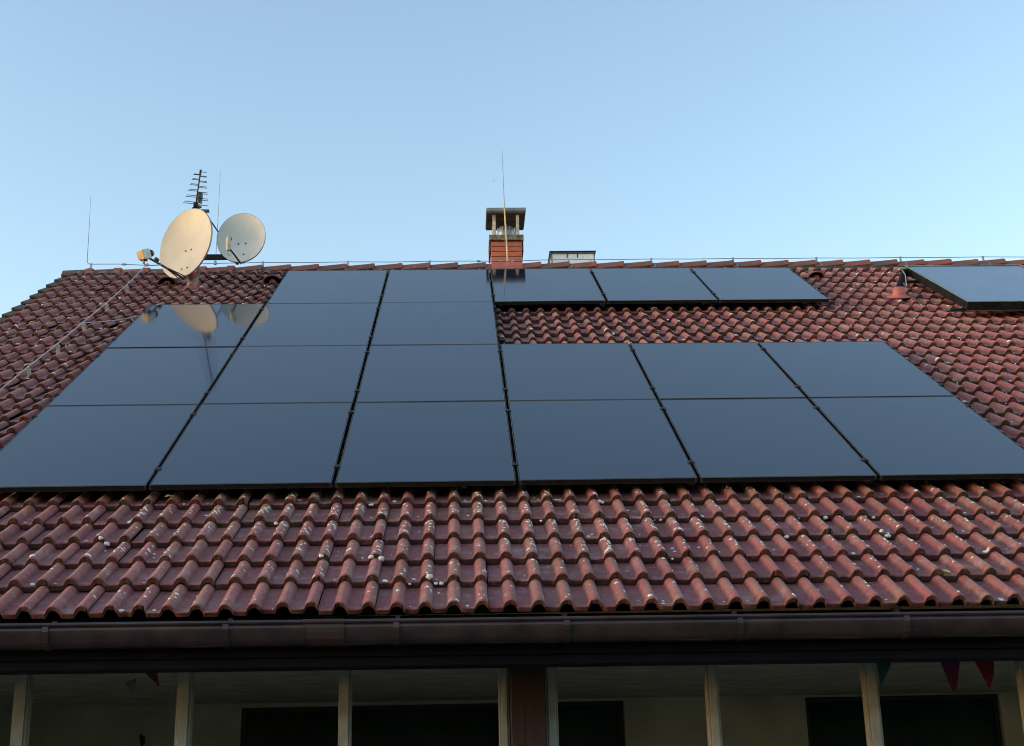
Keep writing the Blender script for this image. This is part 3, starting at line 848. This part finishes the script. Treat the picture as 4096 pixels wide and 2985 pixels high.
def box_(root):
    b = MB().box((.196, 6.585, 4.132), (.230, 6.615, 4.175)); b.build('connector', M_STEEL, root, .003)
rod('lightning_rod', 'thin straight lightning rod rising between the two satellite dishes',
    [(.213, 6.60, 4.15), (.213, 6.62, 4.26), (.206, 6.68, 4.9), (.202, 6.70, 5.406)], [.004, .0036, .0028, .0017], M_WIREG, box_)
def sleeve(root):
    MB().tube([(3.698, 6.60, 4.115), (3.703, 6.90, 4.494), (3.704, 6.985, 4.649), (3.693, 7.0, 4.91), (3.689, 7.0, 5.05)], .0098, 10).build('insulating_sleeve', M_RODY, root)
    MB().box((3.688, 6.98, 4.60), (3.716, 7.10, 4.612)).build('holder', M_STEEL, root)
rod('lightning_rod', 'tall lightning rod with pale yellow sleeve in front of the brick chimney',
    [(3.697, 6.60, 4.09), (3.703, 6.90, 4.49), (3.704, 6.985, 4.649), (3.693, 7.0, 4.91), (3.689, 7.0, 5.036), (3.684, 7.02, 5.405), (3.674, 7.04, 5.87)], [.006, .006, .006, .006, .005, .0036, .002], M_WIREG, sleeve)
# down conductor
dc = empty('down_conductor', RW(-.51, 5, -.04), 'pale lightning wire running down the left tiles on grey clip stands', 'lightning wire')
MB().tube([Vector((-.56, YR-.02, 4.125)), Vector((-.562, YR-.10, 4.115)), RW(-.555, 7.50, -.03), RW(-.538, 7.0, -.042), RW(-.515, 6.4, -.036), RW(-.508, 5.5, -.042), RW(-.504, 4.65, -.036), RW(-.508, 3.8, -.041), RW(-.52, 3.0, -.036), RW(-.525, 2.3, -.04), RW(-.525, 1.2, -.04), RW(-.52, -1.5, -.04)], .0052, 8).build('wire', M_WIRE, dc)
MB().tube([RW(-.504, 4.66, -.036), RW(-.40, 4.74, -.05), RW(-.2, 4.88, -.06), RW(-.03, 5.02, -.05), RW(.02, 5.05, -.04)], .0042, 8).build('branch_wire', M_WIRE, dc)
for v, u in ((6.42, -.498), (5.51, -.488), (4.645, -.486), (3.81, -.492), (3.015, -.505), (2.15, -.51), (1.3, -.51), (.4, -.505), (-.5, -.50)):
    nb = tile_top(u, v-.03)
    b = MB(); M = ROT.copy(); M.translation = RW(u, v-.01, 0)
    b.box((-.015, -.012, nb+.002), (.015, .012, -.058), M); b.box((-.019, -.015, -.058), (.019, .015, -.046), M)
    b.lathe([(.012, -.046), (.012, -.030), (.008, -.026)], 10, M)
    b.box((-.016, -.05, nb), (.016, .03, nb+.006), M)
    b.build('clip_stand', M_GREYP, dc, .002)

# ------------------------------------------------------------------ antenna mast, dishes, aerial
mast = empty('antenna_mast', (.15, 5.715, 3.45), 'grey antenna mast in a red sleeve standing through the tiles behind the big dish', 'antenna mast')
MB().tube([(.15, 5.715, 3.30), (.15, 5.715, 4.55)], .024, 14).build('pole', M_STEEL, mast)
b = MB().lathe([(.070, 3.36), (.065, 3.50), (.063, 3.64), (.066, 3.645), (.066, 3.662), (.058, 3.662), (.03, 3.655)], 24, Matrix.Translation((.15, 5.715, 0)))
b.build('sleeve', M_REDP, mast)
b = MB(); V = []; F = []; nu = 31
for j, vv in enumerate((6.555, 6.56, 6.66, 6.80)):
    for i in range(nu):
        u = .005+.30*i/(nu-1); x = (u-UC)/PITCH; h_ = float(bump(x-round(x)))*RH
        q_ = min(1, 4*min(i, nu-1-i)/(nu-1))
        V.append(RW(u, vv, (-.150 if j == 0 else -.128+.018*q_)+h_*.9))
for j in range(3):
    for i in range(nu-1): F.append((j*nu+i, j*nu+i+1, (j+1)*nu+i+1, (j+1)*nu+i))
b.add(V, F, True); b.build('base_tile', mat('salmon_flashing_tile', (.36, .135, .115), .6, 0, .18, 14, .2), mast)
b = MB().box((.16, 5.700, 3.835), (.64, 5.735, 3.895)); b.box((.115, 5.685, 3.825), (.185, 5.755, 3.905)); b.tube([(.63, 5.72, 3.78), (.63, 5.72, 4.22)], .02, 12)
b.build('side_arm', M_DGREY, mast, .003)
MB().tube([(.235, 5.735, 4.43), (.30, 5.76, 4.33), (.40, 5.78, 4.185), (.62, 5.74, 4.15)], .009, 8).build('stay', M_DGREY, mast)
b = MB().box((.13, 5.69, 4.415), (.175, 5.74, 4.44)); b.box((.18, 5.72, 4.428), (.285, 5.765, 4.452)); b.tube([(.27, 5.74, 4.445), (.235, 5.74, 4.40)], .014, 8)
b.build('stay_bracket', mat('grey_green_bracket', (.16, .19, .17), .5, .3), mast, .002)
b = MB().lathe([(.032, 4.515), (.034, 4.53), (.034, 4.575), (.038, 4.58), (.038, 4.63), (.030, 4.655), (.01, 4.662)], 16, Matrix.Translation((.172, 5.72, 0)))
b.build('amplifier', M_DGREY, mast)
MB().lathe([(.033, 4.478), (.033, 4.513)], 16, Matrix.Translation((.172, 5.72, 0))).build('amplifier_band', M_WHITEP, mast)

b = MB()
for q in range(4):
    a_ = .012*q
    b.tube([(.09+a_, 5.60, 3.575), (.10+a_, 5.585, 3.53-.01*q), (.16+a_, 5.62, 3.54-.012*q), (.215+a_*.6, 5.66, 3.62), (.205, 5.69, 3.74+.02*q), (.185, 5.70, 3.86)], .0042, 6)
b.build('cables', M_GREYP, mast)
def dish(name, label, c, az, ti, a, ratio, m, medge, depth, lnbpos, small=False):
    c = Vector(c)
    n = Vector((-math.sin(az)*math.cos(ti), -math.cos(az)*math.cos(ti), math.sin(ti)))
    r = Vector((0, 0, 1)).cross(n).normalized(); u = n.cross(r)
    root = empty(name, c, label, 'satellite dish', 'satellite dishes on the mast')
    V, F = [], []; seg = 64
    rho = [0.0001, .15, .3, .45, .6, .75, .88, .96, 1.0]
    def pt(q, ph, back=0.0):
        return c + r*(a*ratio*q*math.cos(ph)) + u*(a*q*math.sin(ph)) + n*(depth*(q*q-1)-back)
    for q in rho:
        for k in range(seg): V.append(pt(q, 2*math.pi*k/seg))
    for i in range(len(rho)-1):
        for k in range(seg):
            k2 = (k+1) % seg; F.append((i*seg+k, (i+1)*seg+k, (i+1)*seg+k2, i*seg+k2))
    b = MB(); b.add(V, F, True)
    refl = b.build('reflector', m, root)
    b = MB(); V, F = [], []
    lip_ = [(1.0, .0005), (1.012, .0), (1.016, .006), (1.012, .020), (.985, .026)]
    for q, bk in lip_:
        for k in range(seg):
            ph = 2*math.pi*k/seg; V.append(c + r*(a*ratio*q*math.cos(ph)) + u*(a*q*math.sin(ph)) - n*bk)
    for q in (.9, .7, .45, .2, .0001):
        for k in range(seg): V.append(pt(q, 2*math.pi*k/seg, .012))
    for i in range(len(lip_)+4):
        for k in range(seg):
            k2 = (k+1) % seg; F.append((i*seg+k, (i+1)*seg+k, (i+1)*seg+k2, i*seg+k2))
    b.add(V, F, True); b.build('rim', medge, root)
    bolts = MB()
    for (bxx, byy) in (((-.10, -.16), (.12, -.16), (-.10, -.72), (.12, -.72)) if not small else ((-.14, -.18), (.16, -.18), (.12, -.66))):
        P = c + r*(a*ratio*bxx) + u*(a*byy) + n*(depth*(bxx**2+byy**2-1)+.002)
        bolts.lathe([(.0095, 0), (.0095, .004), (.004, .006)], 10, align(P, n, r))
    bolts.build('bolts', M_DGREY, refl)
    foot = c - u*(a*.995) + n*.005
    L = Vector(lnbpos)
    arm = MB()
    mid = foot.lerp(L, .55) - u*.02
    arm.tube([foot - n*.05, foot + n*.02, mid, L - u*.045], .0125 if not small else .010, 10)
    if not small:
        arm.tube([foot - n*.02 + r*.05, mid], .006, 6); arm.tube([foot - n*.02 - r*.05, mid], .006, 6)
        arm.cbox((0, 0, 0), (.03, .03, .05), align(foot.lerp(L, .75), L-foot))
    arm.build('arm', M_DGREY, root)
    aim = (c - u*(a*.12) - L).normalized()
    Ml = align(L, aim, r)                  # z axis towards the reflector
    if not small:
        lb = MB(); lb.box((-.045, -.055, -.115), (.045, .055, -.005), Ml); 
        lo = lb.build('lnb', M_WHITEP, root, .012)
        MB().lathe([(.030, -.005), (.038, .01), (.038, .040)], 20, Ml).build('collar', M_BLACK, lo)
        MB().lathe([(.037, .0402), (.037, .055), (.028, .068), (.01, .072)], 20, Ml).build('feed_cap', M_WHITEP, lo)
        MB().box((-.0475, -.050, -.126), (.0475, .050, -.1152), Ml).build('end_cap', mat('sunlit_orange_plastic', (.60, .44, .24), .5), lo, .008)  # warm sunlight on the white LNB's left end, put into the colour
        bt = MB().cbox(L - aim*.06 - u*.062, (.07, .05, .02)); bt.build('socket_block', M_DGREY, lo)
        cb = MB()
        for q in range(4):
            s_ = L - aim*(.03+.022*q) - u*.058 + r*(.012*q-.018)
            cb.tube([s_, s_ - u*.05 + aim*.01, s_ - u*.085 + aim*(.05+.01*q), foot.lerp(L, .62) - u*.03 + r*.01*q, foot.lerp(L, .3) - u*.012], .0035, 6)
        cb.build('cables', M_GREYP, root)
    else:
        up = Vector((0, 0, 1))
        lb = MB(); lb.tube([L + up*.075, L + up*.045, L - up*.05, L - up*.085], [.022, .027, .025, .018], 12)
        lo = lb.build('lnb', M_BEIGE, root)
        MB().lathe([(.024, -.002), (.026, .022), (.024, .040)], 16, align(L + up*.05, aim, r)).build('feed_horn', M_BLACK, lo)
        cb = MB()
        for q in (-1, 1): cb.tube([L - up*.084 + r*.008*q, L - up*.115 + r*.012*q + n*-.01, L - up*.12 - n*.05, foot.lerp(L, .5)], .003, 6)
        cb.tube([foot - n*.03, foot - u*.02 + r*.02, foot - u*.016 + r*.05 - n*.03], .004, 6)
        cb.build('cables', M_WHITEP, root)
    bk = MB()
    bk.cbox((0, 0, 0), (.16, .16, .03), align(c - u*(a*.45) - n*(depth*.78+.035), n, r))
    if not small:
        P = c - u*(a*.55) - n*(depth*.7+.03)
        bk.tube([P, P - n*.05, Vector((.15, 5.70, P.z))], .022, 10)
        bk.tube([foot - n*.03, foot - n*.08 + u*.10, P], .011, 8); bk.tube([foot - n*.03 + r*.09, P + r*.03], .008, 6); bk.tube([foot - n*.03 - r*.09, P - r*.03], .008, 6)
    else:
        P = c - u*(a*.45) - n*(depth*.8+.03); bk.tube([P, Vector((.63, 5.72, P.z))], .02, 10)
    bk.build('back_bracket', M_DGREY, root)
    return root
dish('satellite_dish', 'large cream satellite dish turned left, in front of the mast', (.067, 5.60, 3.99), .56, .075, .419, .90, M_DISH, M_DISHEDGE, .060, (-.219, 5.144, 3.676))
dish('satellite_dish', 'small pale grey satellite dish on the side arm, facing forward', (.682, 5.60, 4.052), .105, .056, .302, .90, M_DISHG, M_DISHEDGE, .050, (.605, 5.278, 3.845), True)

aer = empty('tv_aerial', (.131, 5.70, 4.475), 'dark comb-shaped television aerial pointing forward above the big dish', 'tv aerial')
A0, A1 = Vector((.131, 5.72, 4.478)), Vector((.362, 4.807, 4.475))
d = (A1-A0).normalized(); side = Vector((0, 0, 1)).cross(d).normalized()      # points to +x side
if side.x < 0: side = -side
b = MB(); M = align((A0+A1)/2, d, side)
ln = (A1-A0).length
b.cbox((0, .010, 0), (.013, .013, ln), M); b.cbox((0, -.010, 0), (.013, .013, ln), M)
b.build('boom', mat('purple_brown_boom', (.035, .025, .028), .5), aer, .001)
MB().cbox((0, 0, ln/2-.012), (.022, .034, .075), M).build('end_cap', M_BLACK, aer, .004)
mb = MB().cbox((0, 0, -ln/2+.05), (.05, .06, .05), M); mb.box((.10, 5.69, 4.44), (.18, 5.745, 4.465)); mb.build('mast_clamp', M_BLACK, aer, .003)
el = MB(); pos = .030; L0 = .060
tpos = []
for i in range(12):
    tpos.append((pos, L0)); L0 *= 1.074; pos += .060*1.045**i
for i, (q, l_) in enumerate(tpos):
    if q > ln-.03: break
    base = A1 - d*q
    for sgn in (-1, 1):
        zo = Vector((0, 0, .010 if (i+(sgn > 0)) % 2 else -.010))
        off_ = d*(.012*sgn)
        el.tube([base+zo+off_, base+zo+off_+side*(sgn*l_*1.06)], .0036, 6)
el.build('elements', M_DGREY, aer)

# ------------------------------------------------------------------ under the eave
def pennant(root, P, m, thick=.0012):
    V = [Vector(p) for p in P]; nrm = Vector((0, 1, 0))*thick
    n = len(V); W = V + [v+nrm for v in V]
    F = [tuple(range(n))[::-1], tuple(range(n, 2*n))] + [(i, (i+1) % n, n+(i+1) % n, n+i) for i in range(n)]
    MB().add(W, F).build('pennant', m, root)
def bp(x, z, dy=0.0): return (3.102+(x-3.102)*.958, -.15+dy, -1.80+(z+1.80)*.958)
BZ = -1.156
bu = empty('bunting', (6.2, -.15, BZ), 'bunting of teal, magenta and red pennants hanging under the right end of the eave', 'bunting')
MB().tube([(5.25, -.15, BZ), bp(5.72, -1.120), bp(6.2, -1.142), bp(6.5, -1.142), bp(6.9, -1.138), (7.2, -.15, BZ)], .003, 6).build('cord', M_TWINE, bu)
pennant(bu, [bp(5.690, -1.122), bp(5.800, -1.132, -.005), bp(5.765, -1.20), bp(5.711, -1.292, .005)], M_TEAL)
pennant(bu, [bp(6.096, -1.138), bp(6.226, -1.142), bp(6.217, -1.20, .005), bp(6.186, -1.328, .01), bp(6.158, -1.328, .01)], M_MAG)
pennant(bu, [bp(6.312, -1.140), bp(6.440, -1.143, -.005), bp(6.432, -1.23), bp(6.398, -1.328, .01)], M_REDC)
pennant(bu, [bp(6.610, -1.140), bp(6.72, -1.138), bp(6.66, -1.31, .01)], M_YELC)
bl = empty('bunting', (1.2, -.15, BZ), 'bunting with one dark red and one faded pennant under the left eave', 'bunting')
MB().tube([(.9, -.15, BZ), bp(1.0, -1.126), bp(1.2, -1.118), bp(1.6, -1.122), (2.1, -.15, BZ)], .003, 6).build('cord', M_TWINE, bl)
pennant(bl, [bp(1.148, -1.118), bp(1.234, -1.118), bp(1.250, -1.212, .01)], mat('crimson_cloth', (.13, .010, .035), .85))
pennant(bl, [bp(1.034, -1.188, .03), bp(1.102, -1.155, .03), bp(1.098, -1.266, .03)], M_PURP)
hx, hzz = wx(.895), -1.80+(.31)*1.1992
hk = empty('wall_hook', (hx, YW, hzz), 'small dark curved hook on the shaded veranda wall at lower left', 'hook')
MB().cbox((hx, YW-.005, hzz), (.036, .008, .06)).build('plate', M_BLACK, hk, .003)
MB().tube([(hx-.006, YW-.01, hzz+.026), (hx-.002, YW-.06, hzz+.036), (hx+.006, YW-.08, hzz+.006), (hx+.008, YW-.066, hzz-.036), (hx+.004, YW-.042, hzz-.042)], .013, 8).build('hook', M_BLACK, hk)
# fallen leaves and a bird
def leaf(u, v, ln_, w, ang, label, m):
    n0 = max(tile_top(u, v), tile_top(u+.01, v), tile_top(u-.01, v))+.004
    root = empty('leaf', RW(u, v, n0), label, 'leaf')
    b = MB(); V = []; F = []; n = 8
    for i in range(n+1):
        t = i/n; ww = w*math.sin(math.pi*min(1, t*.95+.02))**.8*.5+.0006; x = (t-.5)*ln_
        for k, q in enumerate((-1, 0, 1)): V.append((x, q*ww, .004+.006*math.sin(t*3)+(.003 if q else 0)))
    for i in range(n):
        for k in range(2): F.append((i*3+k, (i+1)*3+k, (i+1)*3+k+1, i*3+k+1))
    M = Matrix.Translation(RW(u, v, n0)) @ ROT @ Matrix.Rotation(ang, 4, 'Z')
    b.add(V, F, True, M); o = b.build('blade', m, root); sm = o.modifiers.new('t', 'SOLIDIFY'); sm.thickness = .0008
    MB().tube([M @ Vector((ln_/2, 0, .006)), M @ Vector((ln_/2+ln_*.3, .003, .004))], .0009, 5).build('stalk', m, root)
leaf(5.765, -1.235, .058, .022, -.9, 'small bright yellow leaf lying on the tiles near the right eave', M_YEL)
leaf(1.28, -.01, .045, .028, .3, 'pale yellow crumpled leaf at the shaded edge below the panels', mat('dry_leaf', (.45, .33, .12), .7))
bird = MB()
bc = Vector((8.55, 170.0, 82.9))
bird.tube([bc+Vector((-.09, 0, -.01)), bc+Vector((-.06, 0, 0)), bc, bc+Vector((.06, 0, .008)), bc+Vector((.085, 0, .014)), bc+Vector((.105, 0, .012))], [.008, .024, .032, .026, .018, .003], 10)
bird.add([bc+Vector((.03, 0, .02)), bc+Vector((-.02, 0, .02)), bc+Vector((-.05, -.20, .07)), bc+Vector((0, -.10, .05)), bc+Vector((-.05, .20, .07)), bc+Vector((0, .10, .05)), bc+Vector((-.09, .03, -.01)), bc+Vector((-.09, -.03, -.01)), bc+Vector((-.17, .035, -.015)), bc+Vector((-.17, -.035, -.015))],
    [(0, 1, 2, 3), (0, 5, 4, 1), (6, 7, 9, 8)])
tag(bird.build('bird', M_BIRD), 'tiny dark bird far off in the sky left of the chimney rod', 'bird')

# ------------------------------------------------------------------ sky, sun, camera
SUN_EL, SUN_ROT = math.radians(8), math.radians(-102)
w = bpy.data.worlds.new('World'); sc.world = w; w.use_nodes = True
N, L = w.node_tree.nodes, w.node_tree.links
bg = N['Background']
sky = N.new('ShaderNodeTexSky'); sky.sky_type = 'NISHITA'; sky.sun_disc = False
sky.sun_elevation = SUN_EL; sky.sun_rotation = SUN_ROT
sky.air_density = 1.06; sky.dust_density = 1.0; sky.ozone_density = 1.0; sky.altitude = 300
L.new(sky.outputs[0], bg.inputs['Color']); bg.inputs['Strength'].default_value = .15
sun = bpy.data.lights.new('sun', 'SUN'); sun.energy = .105; sun.angle = math.radians(12); sun.color = (1, .72, .42)
so = bpy.data.objects.new('sun', sun); COL.objects.link(so)
sd = Vector((math.sin(SUN_ROT)*math.cos(SUN_EL), math.cos(SUN_ROT)*math.cos(SUN_EL), math.sin(SUN_EL)))
so.rotation_euler = sd.to_track_quat('Z', 'Y').to_euler(); so.location = (-10, -10, 12)

cam = bpy.data.cameras.new('camera'); co = bpy.data.objects.new('camera', cam); COL.objects.link(co)
cam.sensor_fit = 'HORIZONTAL'; cam.sensor_width = 36; cam.lens = 5274.99/4096*36; cam.clip_end = 2000; cam.clip_start = .05
right = Vector((0.99914536, -0.03536993, -0.02138977)); up = Vector((0.0100135, -0.29494442, 0.95546194)); fwd = Vector((0.04010341, 0.95485955, 0.29433817))
co.matrix_world = basis((3.101952, -8.13808375, -1.79994097), right, up, -fwd)
sc.camera = co
vs = sc.view_settings; vs.view_transform = 'Standard'; vs.look = 'None'; vs.gamma = 1; vs.use_curve_mapping = False
vs.exposure = 1.68
sc.render.engine = 'CYCLES'; sc.cycles.use_denoising = True
sc.cycles.max_bounces = 6; sc.cycles.pixel_filter_type = 'BLACKMAN_HARRIS'; sc.cycles.filter_width = 1.05
